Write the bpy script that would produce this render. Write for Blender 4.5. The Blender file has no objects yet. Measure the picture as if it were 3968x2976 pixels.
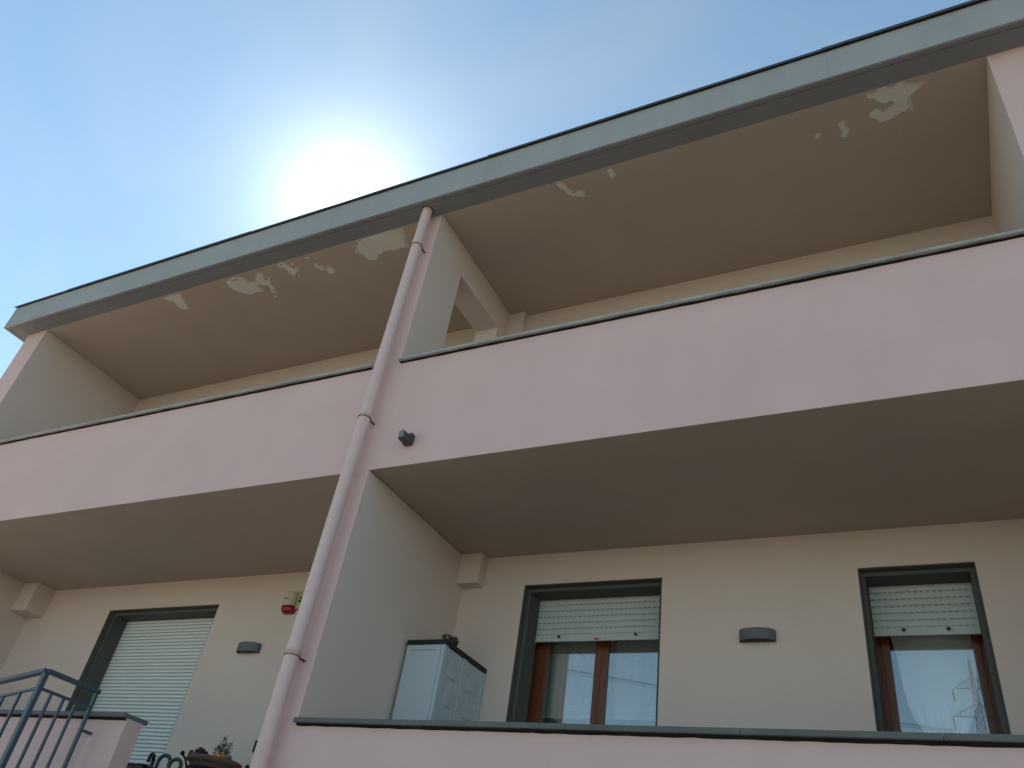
import bpy, bmesh, math, random
from mathutils import Vector, Matrix, noise
from mathutils.geometry import tessellate_polygon
random.seed(7)
R = math.radians
G = 2.75                                    # height of the lower coping above the ground; heights below are given from that coping

# ------------------------------------------------------------------ camera, sky, sun, exposure
scene = bpy.context.scene
COL = scene.collection
cam_data = bpy.data.cameras.new("camera")
cam = bpy.data.objects.new("camera", cam_data)
COL.objects.link(cam)
cam_data.sensor_width = 36.0
cam_data.lens = 3118.1 / 3968 * 36.0
cam_data.clip_start = 0.05
cam_data.clip_end = 3000
cam.location = (3.7956, -4.2224, -1.1408 + G)
cam.rotation_euler = (2.2073, -0.1426, 0.4541)
scene.camera = cam

SUN = Vector((-0.5517, 0.4455, 0.7051)).normalized()
SUN_EL = math.asin(SUN.z)
world = bpy.data.worlds.new("World")
scene.world = world
world.use_nodes = True
wn = world.node_tree
wn.nodes.clear()
def wnode(t, **k):
    n = wn.nodes.new(t)
    for a, b in k.items(): setattr(n, a, b)
    return n
sky = wnode('ShaderNodeTexSky', sky_type='NISHITA', sun_disc=False)
sky.sun_elevation = SUN_EL
sky.sun_rotation = math.atan2(SUN.x, SUN.y)
sky.altitude = 50
sky.air_density = 1.0
sky.dust_density = 0.08
sky.ozone_density = 1.0
tc = wnode('ShaderNodeTexCoord')
# thin veils of cloud: they whiten the sky without changing its brightness much
mp = wnode('ShaderNodeMapping'); mp.inputs['Scale'].default_value = (1.0, 1.6, 2.2)
nz = wnode('ShaderNodeTexNoise'); nz.inputs['Scale'].default_value = 1.7; nz.inputs['Detail'].default_value = 6; nz.inputs['Roughness'].default_value = .55; nz.inputs['Distortion'].default_value = .7
rp = wnode('ShaderNodeValToRGB')
rp.color_ramp.elements[0].position = .42; rp.color_ramp.elements[0].color = (0, 0, 0, 1)
rp.color_ramp.elements[1].position = .74; rp.color_ramp.elements[1].color = (.30, .30, .30, 1)
bw = wnode('ShaderNodeRGBToBW')
cmul = wnode('ShaderNodeMix', data_type='RGBA', blend_type='MULTIPLY'); cmul.inputs['Factor'].default_value = 1
cmul.inputs['B'].default_value = (1.25, 1.36, 1.46, 1)
cmix = wnode('ShaderNodeMix', data_type='RGBA')
bg = wnode('ShaderNodeBackground'); bg.inputs['Strength'].default_value = 0.10
wo = wnode('ShaderNodeOutputWorld')
L = wn.links.new
L(tc.outputs['Generated'], mp.inputs['Vector']); L(mp.outputs['Vector'], nz.inputs['Vector'])
L(nz.outputs['Fac'], rp.inputs['Fac'])
tint = wnode('ShaderNodeMix', data_type='RGBA', blend_type='MULTIPLY'); tint.inputs['Factor'].default_value = 1
tint.inputs['B'].default_value = (.85, .945, .84, 1)          # clear winter air, a slightly more cyan blue
L(sky.outputs['Color'], tint.inputs['A'])
L(tint.outputs['Result'], bw.inputs['Color']); L(bw.outputs['Val'], cmul.inputs['A'])
# paler haze low in the sky, all round the horizon
sx = wnode('ShaderNodeSeparateXYZ'); L(tc.outputs['Generated'], sx.inputs[0])
hz = wnode('ShaderNodeMapRange'); hz.inputs['From Min'].default_value = .60; hz.inputs['From Max'].default_value = .12; hz.inputs['To Min'].default_value = 0; hz.inputs['To Max'].default_value = .22
L(sx.outputs['Z'], hz.inputs['Value'])
mxf = wnode('ShaderNodeMath', operation='MAXIMUM'); L(rp.outputs['Color'], mxf.inputs[0]); L(hz.outputs[0], mxf.inputs[1])
L(mxf.outputs[0], cmix.inputs['Factor']); L(tint.outputs['Result'], cmix.inputs['A']); L(cmul.outputs['Result'], cmix.inputs['B'])
# bright aureole of the hazy air round the sun
nrm = wnode('ShaderNodeVectorMath', operation='NORMALIZE'); L(tc.outputs['Generated'], nrm.inputs[0])
dp = wnode('ShaderNodeVectorMath', operation='DOT_PRODUCT'); dp.inputs[1].default_value = SUN; L(nrm.outputs['Vector'], dp.inputs[0])
ac = wnode('ShaderNodeMath', operation='ARCCOSINE', use_clamp=False); L(dp.outputs['Value'], ac.inputs[0])
sc_ = wnode('ShaderNodeMath', operation='MULTIPLY'); sc_.inputs[1].default_value = -1 / R(2.6); L(ac.outputs[0], sc_.inputs[0])
ex = wnode('ShaderNodeMath', operation='EXPONENT'); L(sc_.outputs[0], ex.inputs[0])
am = wnode('ShaderNodeMath', operation='MULTIPLY'); am.inputs[1].default_value = 10.5; L(ex.outputs[0], am.inputs[0])
addg = wnode('ShaderNodeMix', data_type='RGBA', blend_type='ADD'); addg.inputs['Factor'].default_value = 1
L(cmix.outputs['Result'], addg.inputs['A']); L(am.outputs[0], addg.inputs['B'])
L(addg.outputs['Result'], bg.inputs['Color']); L(bg.outputs['Background'], wo.inputs['Surface'])

sun_data = bpy.data.lights.new("sun", 'SUN')
sun_data.energy = 3.6
sun_data.angle = R(0.53)
sun_data.color = (1.0, 0.95, 0.87)
sun = bpy.data.objects.new("sun", sun_data)
COL.objects.link(sun)
sun.rotation_euler = SUN.to_track_quat('Z', 'Y').to_euler()

vs = scene.view_settings
vs.view_transform = 'Standard'; vs.look = 'None'; vs.gamma = 1; vs.use_curve_mapping = False
vs.exposure = 1.15

# ------------------------------------------------------------------ materials
MATS = {}
def nodes_of(m):
    m.use_nodes = True
    nt = m.node_tree
    nt.nodes.clear()
    return nt
def plaster(name, col, var=.06, bump=.12, rough=.93, stain=0.0, scale=1.0, dark=(.5, .5, .5), streak=0.0):
    """Painted render: fine grain, faint large mottling, optional dirt clouds."""
    m = bpy.data.materials.new(name); nt = nodes_of(m); n = nt.nodes; l = nt.links.new
    out = n.new('ShaderNodeOutputMaterial'); p = n.new('ShaderNodeBsdfPrincipled'); l(p.outputs[0], out.inputs[0])
    p.inputs['Roughness'].default_value = rough
    p.inputs['Specular IOR Level'].default_value = .15
    geo = n.new('ShaderNodeNewGeometry')
    big = n.new('ShaderNodeTexNoise'); big.inputs['Scale'].default_value = 1.3 * scale; big.inputs['Detail'].default_value = 5; big.inputs['Roughness'].default_value = .6
    l(geo.outputs['Position'], big.inputs['Vector'])
    mr = n.new('ShaderNodeMapRange'); mr.inputs['From Min'].default_value = .3; mr.inputs['From Max'].default_value = .7
    mr.inputs['To Min'].default_value = 1 - var; mr.inputs['To Max'].default_value = 1 + var
    l(big.outputs['Fac'], mr.inputs['Value'])
    fine = n.new('ShaderNodeTexNoise'); fine.inputs['Scale'].default_value = 55 * scale; fine.inputs['Detail'].default_value = 4; fine.inputs['Roughness'].default_value = .7
    l(geo.outputs['Position'], fine.inputs['Vector'])
    mr2 = n.new('ShaderNodeMapRange'); mr2.inputs['From Min'].default_value = .25; mr2.inputs['From Max'].default_value = .75
    mr2.inputs['To Min'].default_value = 1 - var * .55; mr2.inputs['To Max'].default_value = 1 + var * .55
    l(fine.outputs['Fac'], mr2.inputs['Value'])
    mul = n.new('ShaderNodeMath'); mul.operation = 'MULTIPLY'; l(mr.outputs[0], mul.inputs[0]); l(mr2.outputs[0], mul.inputs[1])
    if streak:
        sm = n.new('ShaderNodeMapping'); sm.inputs['Scale'].default_value = (6, 6, .35); l(geo.outputs['Position'], sm.inputs['Vector'])
        sn = n.new('ShaderNodeTexNoise'); sn.inputs['Scale'].default_value = 1.0; sn.inputs['Detail'].default_value = 4; l(sm.outputs[0], sn.inputs['Vector'])
        sr = n.new('ShaderNodeMapRange'); sr.inputs['From Min'].default_value = .3; sr.inputs['From Max'].default_value = .7; sr.inputs['To Min'].default_value = 1 - streak; sr.inputs['To Max'].default_value = 1 + streak * .6
        l(sn.outputs['Fac'], sr.inputs['Value'])
        m2 = n.new('ShaderNodeMath'); m2.operation = 'MULTIPLY'; l(mul.outputs[0], m2.inputs[0]); l(sr.outputs[0], m2.inputs[1]); mul = m2
    vm = n.new('ShaderNodeVectorMath'); vm.operation = 'SCALE'; vm.inputs[0].default_value = col[:3]; l(mul.outputs[0], vm.inputs['Scale'])
    last = vm.outputs[0]
    if stain:
        st = n.new('ShaderNodeTexNoise'); st.inputs['Scale'].default_value = 2.6; st.inputs['Detail'].default_value = 7; st.inputs['Distortion'].default_value = .8
        mpn = n.new('ShaderNodeMapping'); mpn.inputs['Scale'].default_value = (1.0, 1.0, .35); mpn.inputs['Location'].default_value = (3.1, 1.7, .4)
        l(geo.outputs['Position'], mpn.inputs['Vector']); l(mpn.outputs[0], st.inputs['Vector'])
        r = n.new('ShaderNodeMapRange'); r.inputs['From Min'].default_value = .52; r.inputs['From Max'].default_value = .8; r.inputs['To Max'].default_value = stain
        l(st.outputs['Fac'], r.inputs['Value'])
        mx = n.new('ShaderNodeMix'); mx.data_type = 'RGBA'; mx.blend_type = 'MULTIPLY'; mx.inputs['B'].default_value = (*dark, 1)
        l(r.outputs[0], mx.inputs['Factor']); l(last, mx.inputs['A']); last = mx.outputs['Result']
    l(last, p.inputs['Base Color'])
    if bump:
        b = n.new('ShaderNodeBump'); b.inputs['Strength'].default_value = bump; b.inputs['Distance'].default_value = .004
        gr = n.new('ShaderNodeTexNoise'); gr.inputs['Scale'].default_value = 190 * scale; gr.inputs['Detail'].default_value = 3
        l(geo.outputs['Position'], gr.inputs['Vector'])
        ad = n.new('ShaderNodeMath'); ad.operation = 'MULTIPLY_ADD'; ad.inputs[1].default_value = .45
        l(gr.outputs['Fac'], ad.inputs[0]); l(fine.outputs['Fac'], ad.inputs[2]); l(ad.outputs[0], b.inputs['Height'])
        l(b.outputs[0], p.inputs['Normal'])
    MATS[name] = m
    return m
def paint(name, col, rough=.45, metal=0.0, var=.08, spec=.4, scale=1.0, bump=.0):
    m = bpy.data.materials.new(name); nt = nodes_of(m); n = nt.nodes; l = nt.links.new
    out = n.new('ShaderNodeOutputMaterial'); p = n.new('ShaderNodeBsdfPrincipled'); l(p.outputs[0], out.inputs[0])
    p.inputs['Metallic'].default_value = metal
    p.inputs['Specular IOR Level'].default_value = spec
    geo = n.new('ShaderNodeNewGeometry')
    t = n.new('ShaderNodeTexNoise'); t.inputs['Scale'].default_value = 14 * scale; t.inputs['Detail'].default_value = 6; t.inputs['Roughness'].default_value = .65
    l(geo.outputs['Position'], t.inputs['Vector'])
    mr = n.new('ShaderNodeMapRange'); mr.inputs['From Min'].default_value = .3; mr.inputs['From Max'].default_value = .7
    mr.inputs['To Min'].default_value = 1 - var; mr.inputs['To Max'].default_value = 1 + var
    l(t.outputs['Fac'], mr.inputs['Value'])
    vm = n.new('ShaderNodeVectorMath'); vm.operation = 'SCALE'; vm.inputs[0].default_value = col[:3]; l(mr.outputs[0], vm.inputs['Scale'])
    l(vm.outputs[0], p.inputs['Base Color'])
    r = n.new('ShaderNodeMapRange'); r.inputs['To Min'].default_value = max(.03, rough - .1); r.inputs['To Max'].default_value = min(1, rough + .12)
    l(t.outputs['Fac'], r.inputs['Value']); l(r.outputs[0], p.inputs['Roughness'])
    if bump:
        b = n.new('ShaderNodeBump'); b.inputs['Strength'].default_value = bump; b.inputs['Distance'].default_value = .002
        l(t.outputs['Fac'], b.inputs['Height']); l(b.outputs[0], p.inputs['Normal'])
    MATS[name] = m
    return m
def wood(name, c1, c2):
    m = bpy.data.materials.new(name); nt = nodes_of(m); n = nt.nodes; l = nt.links.new
    out = n.new('ShaderNodeOutputMaterial'); p = n.new('ShaderNodeBsdfPrincipled'); l(p.outputs[0], out.inputs[0])
    p.inputs['Roughness'].default_value = .38; p.inputs['Specular IOR Level'].default_value = .4
    geo = n.new('ShaderNodeNewGeometry')
    mp = n.new('ShaderNodeMapping'); mp.inputs['Scale'].default_value = (60, 60, 2.2); l(geo.outputs['Position'], mp.inputs['Vector'])
    t = n.new('ShaderNodeTexNoise'); t.inputs['Scale'].default_value = 1.0; t.inputs['Detail'].default_value = 6; t.inputs['Distortion'].default_value = .6
    l(mp.outputs[0], t.inputs['Vector'])
    cr = n.new('ShaderNodeValToRGB'); cr.color_ramp.elements[0].position = .3; cr.color_ramp.elements[1].position = .7
    cr.color_ramp.elements[0].color = (*c1, 1); cr.color_ramp.elements[1].color = (*c2, 1)
    l(t.outputs['Fac'], cr.inputs['Fac']); l(cr.outputs[0], p.inputs['Base Color'])
    MATS[name] = m
    return m
def glass(name, refl=.30):
    m = bpy.data.materials.new(name); nt = nodes_of(m); n = nt.nodes; l = nt.links.new
    out = n.new('ShaderNodeOutputMaterial')
    tr = n.new('ShaderNodeBsdfTransparent'); tr.inputs[0].default_value = (.965, .98, .97, 1)
    gl = n.new('ShaderNodeBsdfGlossy'); gl.inputs['Roughness'].default_value = .0; gl.inputs['Color'].default_value = (.93, .97, 1, 1)
    fr = n.new('ShaderNodeFresnel'); fr.inputs['IOR'].default_value = 1.5
    ma = n.new('ShaderNodeMath'); ma.operation = 'MULTIPLY_ADD'; ma.use_clamp = True; ma.inputs[1].default_value = 1.2; ma.inputs[2].default_value = refl
    l(fr.outputs[0], ma.inputs[0])
    mx = n.new('ShaderNodeMixShader'); l(ma.outputs[0], mx.inputs[0]); l(tr.outputs[0], mx.inputs[1]); l(gl.outputs[0], mx.inputs[2])
    l(mx.outputs[0], out.inputs[0])
    MATS[name] = m
    return m
def sheer(name, col, opacity):
    m = bpy.data.materials.new(name); nt = nodes_of(m); n = nt.nodes; l = nt.links.new
    out = n.new('ShaderNodeOutputMaterial')
    tr = n.new('ShaderNodeBsdfTransparent'); d = n.new('ShaderNodeBsdfDiffuse'); d.inputs[0].default_value = (*col, 1)
    t = n.new('ShaderNodeBsdfTranslucent'); t.inputs[0].default_value = (*col, 1)
    m1 = n.new('ShaderNodeMixShader'); m1.inputs[0].default_value = .1; l(d.outputs[0], m1.inputs[1]); l(t.outputs[0], m1.inputs[2])
    geo = n.new('ShaderNodeNewGeometry')
    w = n.new('ShaderNodeTexNoise'); w.inputs['Scale'].default_value = 420; w.inputs['Detail'].default_value = 1
    l(geo.outputs['Position'], w.inputs['Vector'])
    r = n.new('ShaderNodeMapRange'); r.inputs['From Min'].default_value = .3; r.inputs['From Max'].default_value = .7
    r.inputs['To Min'].default_value = max(0, opacity - .1); r.inputs['To Max'].default_value = min(1, opacity + .1)
    l(w.outputs['Fac'], r.inputs['Value'])
    mx = n.new('ShaderNodeMixShader'); l(r.outputs[0], mx.inputs[0]); l(tr.outputs[0], mx.inputs[1]); l(m1.outputs[0], mx.inputs[2])
    l(mx.outputs[0], out.inputs[0])
    MATS[name] = m
    return m

plaster('pink', (.675, .49, .475), var=.04, bump=.16, stain=.12, dark=(.80, .74, .72), streak=.012)
plaster('cream', (.665, .558, .515), var=.03, bump=.10, stain=.08, dark=(.8, .74, .66))
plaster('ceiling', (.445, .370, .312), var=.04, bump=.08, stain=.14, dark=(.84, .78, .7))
plaster('bare_primer', (.64, .64, .585), var=.06, bump=.12)
plaster('fascia_grey', (.355, .37, .385), var=.05, bump=.05, stain=.24, dark=(.68, .68, .68), rough=.75, streak=.035)
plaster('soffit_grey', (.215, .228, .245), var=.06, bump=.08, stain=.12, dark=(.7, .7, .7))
plaster('stone', (.135, .145, .138), var=.16, bump=.12, stain=.4, dark=(.6, .62, .6), rough=.7, scale=2.0)
plaster('stone_pale', (.36, .37, .36), var=.22, bump=.12, stain=.55, dark=(.45, .47, .45), rough=.7, scale=2.5)
plaster('mortar_shade', (.018, .017, .016), var=.3, bump=.3, scale=2)  # near black: the shade under the copings is put into this colour
plaster('surround_grey', (.105, .113, .105), var=.08, bump=.05, rough=.7)
plaster('concrete', (.34, .33, .31), var=.12, bump=.2, stain=.3)
plaster('interior', (.16, .15, .14), var=.03, bump=0)
plaster('ground_pale', (.35, .285, .22), var=.2, bump=.3, scale=.6)
plaster('ground_dark', (.085, .095, .045), var=.3, bump=.3, scale=.3)
plaster('ceiling_worn', (.58, .53, .47), var=.10, bump=.12, stain=.5, dark=(.8, .76, .7))
plaster('terracotta', (.15, .095, .082), var=.15, bump=.1)
plaster('terracotta_pot', (.085, .045, .036), var=.15, bump=.1)
plaster('soil', (.04, .03, .022), var=.3, bump=.3)
paint('flashing', (.075, .078, .085), rough=.5, metal=.3)
paint('pipe_pink', (.68, .505, .485), rough=.55, var=.04, spec=.25, bump=.05)
paint('dark_line', (.05, .025, .022), rough=.8)
paint('shutter', (.50, .55, .555), rough=.5, var=.03, spec=.3)
paint('shutter_white', (.73, .78, .80), rough=.45, var=.03, spec=.35)
paint('rubber', (.012, .013, .014), rough=.6)
paint('red_tag', (.45, .02, .09), rough=.5)
paint('lamp_grey', (.125, .135, .145), rough=.5, spec=.3)
paint('lamp_inside', (.10, .10, .09), rough=.35)
paint('siren_cream', (.52, .52, .40), rough=.4, var=.03)
paint('siren_label', (.24, .27, .22), rough=.5)
paint('siren_red', (.30, .008, .014), rough=.18, spec=.6, var=.05)
paint('box_yellow', (.40, .38, .16), rough=.5, var=.04)
paint('sensor_grey', (.050, .055, .055), rough=.5, spec=.5)
paint('sensor_pale', (.17, .19, .19), rough=.35, spec=.5)
paint('black', (.008, .009, .011), rough=.5)
paint('cabinet', (.47, .54, .60), rough=.42, var=.02, spec=.35)
paint('cabinet_top', (.012, .014, .017), rough=.5)
paint('rail_blue', (.060, .085, .118), rough=.42, metal=.15, var=.15, spec=.5, scale=3)
paint('iron', (.012, .012, .014), rough=.45, metal=.5)
paint('handle_black', (.012, .014, .016), rough=.3)
paint('handle_teal', (.012, .055, .075), rough=.28)
paint('handle_olive', (.055, .052, .042), rough=.3)
paint('pale_edge', (.5, .5, .52), rough=.4)
paint('steel', (.22, .23, .24), rough=.5, metal=.6)
paint('insulator', (.10, .06, .05), rough=.25)
paint('leaf_green', (.035, .075, .030), rough=.5, var=.35, scale=6)
paint('leaf_succulent', (.135, .150, .105), rough=.5, var=.3, scale=6)
paint('petal_purple', (.030, .008, .022), rough=.6, var=.3, scale=6)
paint('petal_red', (.30, .06, .03), rough=.6)
paint('petal_orange', (.75, .27, .015), rough=.5, var=.25, scale=8)
paint('petal_grey', (.12, .12, .13), rough=.6)
wood('wood_frame', (.115, .036, .016), (.205, .070, .030))
glass('window_glass', .13)
sheer('sheer_curtain', (.92, .94, .94), .50)
sheer('lace', (.85, .87, .87), .42)
sheer('thick_curtain', (.97, .98, .98), .96)

# ------------------------------------------------------------------ object helpers
def obj(name, bm, mat, parent=None, smooth=False, loc=None, mats=None):
    me = bpy.data.meshes.new(name)
    bm.normal_update()
    bm.to_mesh(me); bm.free()
    for x in (mats or [mat]): me.materials.append(MATS[x])
    if smooth:
        for p in me.polygons: p.use_smooth = True
    o = bpy.data.objects.new(name, me)
    COL.objects.link(o)
    if parent: o.parent = parent
    if loc: o.location = loc
    return o
def link_copy(o, parent, loc):
    c = o.copy(); COL.objects.link(c); c.parent = parent; c.location = loc
    return c
def tag(o, label, cat, group=None):
    o['label'] = label; o['category'] = cat
    if group: o['group'] = group
    return o
def thing(name, label, cat, loc=(0, 0, 0), group=None):
    o = bpy.data.objects.new(name, None); COL.objects.link(o)
    o.empty_display_size = .1
    o.location = loc
    return tag(o, label, cat, group)
def add_box(bm, x0, x1, y0, y1, z0, z1, bev=0.0, mi=0):
    vs = [bm.verts.new(p) for p in ((x0,y0,z0),(x1,y0,z0),(x1,y1,z0),(x0,y1,z0),(x0,y0,z1),(x1,y0,z1),(x1,y1,z1),(x0,y1,z1))]
    fs = [bm.faces.new([vs[i] for i in f]) for f in ((0,3,2,1),(4,5,6,7),(0,1,5,4),(1,2,6,5),(2,3,7,6),(3,0,4,7))]
    for f in fs: f.material_index = mi
    if bev:
        es = {e for f in fs for e in f.edges}
        bmesh.ops.bevel(bm, geom=list(es), offset=bev, segments=2, affect='EDGES', profile=.6)
    return bm
def box(name, mat, parent, x0, x1, y0, y1, z0, z1, bev=0.0, smooth=False):
    return obj(name, add_box(bmesh.new(), x0, x1, y0, y1, z0, z1, bev), mat, parent, smooth)
def cells(xs, ys, zs, solid, mat=None):
    """One connected solid from a grid of cells; faces only where solid meets empty."""
    bm = bmesh.new(); vd = {}
    def V(i, j, k):
        if (i, j, k) not in vd: vd[(i, j, k)] = bm.verts.new((xs[i], ys[j], zs[k]))
        return vd[(i, j, k)]
    nx, ny, nz_ = len(xs)-1, len(ys)-1, len(zs)-1
    S = [[[solid((xs[i]+xs[i+1])/2, (ys[j]+ys[j+1])/2, (zs[k]+zs[k+1])/2) for k in range(nz_)] for j in range(ny)] for i in range(nx)]
    def s(i, j, k): return 0 <= i < nx and 0 <= j < ny and 0 <= k < nz_ and S[i][j][k]
    for i in range(nx):
        for j in range(ny):
            for k in range(nz_):
                if not S[i][j][k]: continue
                for (d, q) in (((-1,0,0), ((0,0,0),(0,0,1),(0,1,1),(0,1,0))), ((1,0,0), ((1,0,0),(1,1,0),(1,1,1),(1,0,1))),
                               ((0,-1,0), ((0,0,0),(1,0,0),(1,0,1),(0,0,1))), ((0,1,0), ((0,1,0),(0,1,1),(1,1,1),(1,1,0))),
                               ((0,0,-1), ((0,0,0),(0,1,0),(1,1,0),(1,0,0))), ((0,0,1), ((0,0,1),(1,0,1),(1,1,1),(0,1,1)))):
                    if not s(i+d[0], j+d[1], k+d[2]):
                        bm.faces.new([V(i+a, j+b, k+c) for a, b, c in q])
    return bm
def add_tube(bm, pts, rad, seg=10, caps=True, mi=0):
    """Round tube along a polyline; rad a number or a list."""
    pts = [Vector(p) for p in pts]
    rings = []
    up = None
    for i, p in enumerate(pts):
        t = (pts[min(i+1, len(pts)-1)] - pts[max(i-1, 0)]).normalized()
        if up is None:
            up = Vector((0, 0, 1)) if abs(t.z) < .9 else Vector((1, 0, 0))
        a = (up - t * up.dot(t)).normalized(); up = a
        b = t.cross(a)
        r = rad[i] if isinstance(rad, (list, tuple)) else rad
        rings.append([bm.verts.new(p + (a*math.cos(2*math.pi*k/seg) + b*math.sin(2*math.pi*k/seg))*r) for k in range(seg)])
    for i in range(len(rings)-1):
        for k in range(seg):
            f = bm.faces.new((rings[i][k], rings[i][(k+1) % seg], rings[i+1][(k+1) % seg], rings[i+1][k])); f.material_index = mi; f.smooth = True
    if caps:
        f = bm.faces.new(list(reversed(rings[0]))); f.material_index = mi
        f = bm.faces.new(rings[-1]); f.material_index = mi
    return bm
def add_lathe(bm, prof, c=(0, 0, 0), seg=32, mi=0):
    rings = []
    for r, z in prof:
        rings.append([bm.verts.new((c[0]+r*math.cos(2*math.pi*k/seg), c[1]+r*math.sin(2*math.pi*k/seg), c[2]+z)) for k in range(seg)])
    for i in range(len(rings)-1):
        for k in range(seg):
            f = bm.faces.new((rings[i][k], rings[i][(k+1) % seg], rings[i+1][(k+1) % seg], rings[i+1][k])); f.smooth = True; f.material_index = mi
    return bm
def add_bar(bm, a, b, w, h=None, mi=0):
    """Square bar between two points."""
    h = h or w
    a = Vector(a); b = Vector(b); t = (b-a).normalized()
    up = Vector((0, 0, 1)) if abs(t.z) < .95 else Vector((0, 1, 0))
    s = t.cross(up).normalized(); u = s.cross(t)
    vs = []
    for p in (a, b):
        for (i, j) in ((-1,-1),(1,-1),(1,1),(-1,1)):
            vs.append(bm.verts.new(p + s*(i*w/2) + u*(j*h/2)))
    for f in ((3,2,1,0),(4,5,6,7),(0,1,5,4),(1,2,6,5),(2,3,7,6),(3,0,4,7)):
        bm.faces.new([vs[i] for i in f]).material_index = mi
    return bm
def add_ball(bm, c, r, seg=12, mi=0, squash=1.0):
    d = bmesh.ops.create_uvsphere(bm, u_segments=seg, v_segments=max(6, seg*2//3), radius=r)
    for v in d['verts']:
        v.co.z *= squash; v.co += Vector(c)
    for v in d['verts']:
        for f in v.link_faces: f.smooth = True; f.material_index = mi
    return bm

# ------------------------------------------------------------------ dimensions of the house (metres)
zB = 1.869 + G            # underside of the upper balcony
zU = 2.967 + G            # top of upper coping
zC = 4.838 + G            # underside of the roof
zT = 5.187 + G            # top of the fascia
zL = 0.0 + G              # top of lower coping
zF = -0.95 + G            # lower balcony floor
zG = 0.0
e = .2275                 # roof overhang
d = 1.632                 # depth of the balconies
x0, x1 = -6.542, -6.152   # left end wall
xm = -.275                # left face of the middle pier
x2, x3 = 4.757, 5.15      # right pier
xR = 10.4                 # right end of the house
yBk = 9.5

# ------------------------------------------------------------------ ground
bm = bmesh.new()
n = 48; rad = 900
c = bm.verts.new((0, 0, 0)); ring = [bm.verts.new((rad*math.cos(2*math.pi*k/n), rad*math.sin(2*math.pi*k/n), 0)) for k in range(n)]
for k in range(n): bm.faces.new((c, ring[k], ring[(k+1) % n]))
g = obj('ground', bm, 'ground_dark'); g['kind'] = 'structure'  # unseen far ground, kept dark so the backs of the ceilings get less bounce
bm = bmesh.new()
yv = [bm.verts.new(p) for p in ((-45, -17, .004), (45, -17, .004), (45, 14, .004), (-45, 14, .004))]; bm.faces.new(yv)
g = obj('bounce_strip', bm, 'ground_pale'); g['kind'] = 'structure'  # unseen pale strip, added to bounce light onto the front of the ceilings

# ------------------------------------------------------------------ house
house = thing('house', 'pink and cream two storey terraced house with deep balconies and flat grey roof edge', 'house', (0, 0, 0))

# inner walls of the balconies, with openings for the door and the windows
OPEN = [(-4.686, -2.974, zF, 1.574 + G), (.625, 1.857, zF + .0, 1.593 + G), (3.311, 4.060, zF + .0, 1.580 + G)]
xs = sorted({x1, xR - .3} | {v + w_ for o in OPEN for v, w_ in ((o[0], 0), (o[0], -.06), (o[1], 0), (o[1], .06))}); zs = sorted({zF, zB + .1} | {o[3] for o in OPEN})
obj('inner_wall', cells(xs, [d, d + .28, d + .46], zs, lambda x, y, z: not any((a < x < b if y < d + .28 else a - .06 < x < b + .06) and z < t for a, b, _, t in OPEN)), 'cream', house)
box('inner_wall', 'cream', house, x1, xR - .3, d, d + .46, zB + .2, zC + .012)
# party walls with their pink front piers
box('pier', 'pink', house, xm, 0, 0, .008, zG, zC)
box('party_wall', 'cream', house, xm, 0, .008, d, zF, zB)
obj('party_wall', cells([xm, 0], [.008, .52, 1.35, d], [zB + .2, 4.48 + G, zC], lambda x, y, z: not (.52 < y < 1.35 and z < 4.48 + G)), 'cream', house)
box('pier', 'pink', house, x0, x1, 0, .008, zG, zC)
box('end_wall', 'cream', house, x1 - .02, x1, .008, d, zF, zC)
box('end_wall', 'pink', house, x0, x1 - .02, .008, yBk, zG, zC)
box('pier', 'pink', house, x2, x3, 0, .008, zG, zC)
box('party_wall', 'cream', house, x2, x3, .008, d, zF, zB)
box('party_wall', 'cream', house, x2, x3, .008, d, zB + .2, zC)
box('pier', 'pink', house, xR - .3, xR, 0, .008, zG, zC)
box('end_wall', 'pink', house, xR - .3, xR, .008, yBk, zG, zC)
box('rear_wall', 'pink', house, x1 - .02, xR - .3, yBk - .3, yBk, zG, zC)
box('room_partition', 'interior', house, 2.4, 2.5, d + .46, yBk - .3, zF, zB)
box('room_partition', 'interior', house, -.2, -.1, d + .46, yBk - .3, zF, zB)
# floors: balcony slab seen from below
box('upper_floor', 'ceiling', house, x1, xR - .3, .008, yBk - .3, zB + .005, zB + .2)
box('lower_floor', 'concrete', house, x1, xR - .3, .15, yBk - .3, zF - .2, zF)
# parapets
for a, b in ((x1, xm), (0, x2), (x3, xR - .3)):
    obj('parapet', cells([a, b], [0, .008, .15], [zB, zB + .2, 2.943 + G], lambda x, y, z: y < .008 or z > zB + .2), 'pink', house)
box('parapet', 'pink', house, x1, -1.586, 0, .15, zG, -.03 + G)
box('parapet', 'pink', house, 0, x2, 0, .15, zG, -.03 + G)
box('parapet', 'pink', house, x3, xR - .3, 0, .15, zG, -.03 + G)
box('plinth_wall', 'pink', house, -1.586, xm, .05, .15, zG, zF - .2)

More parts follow.
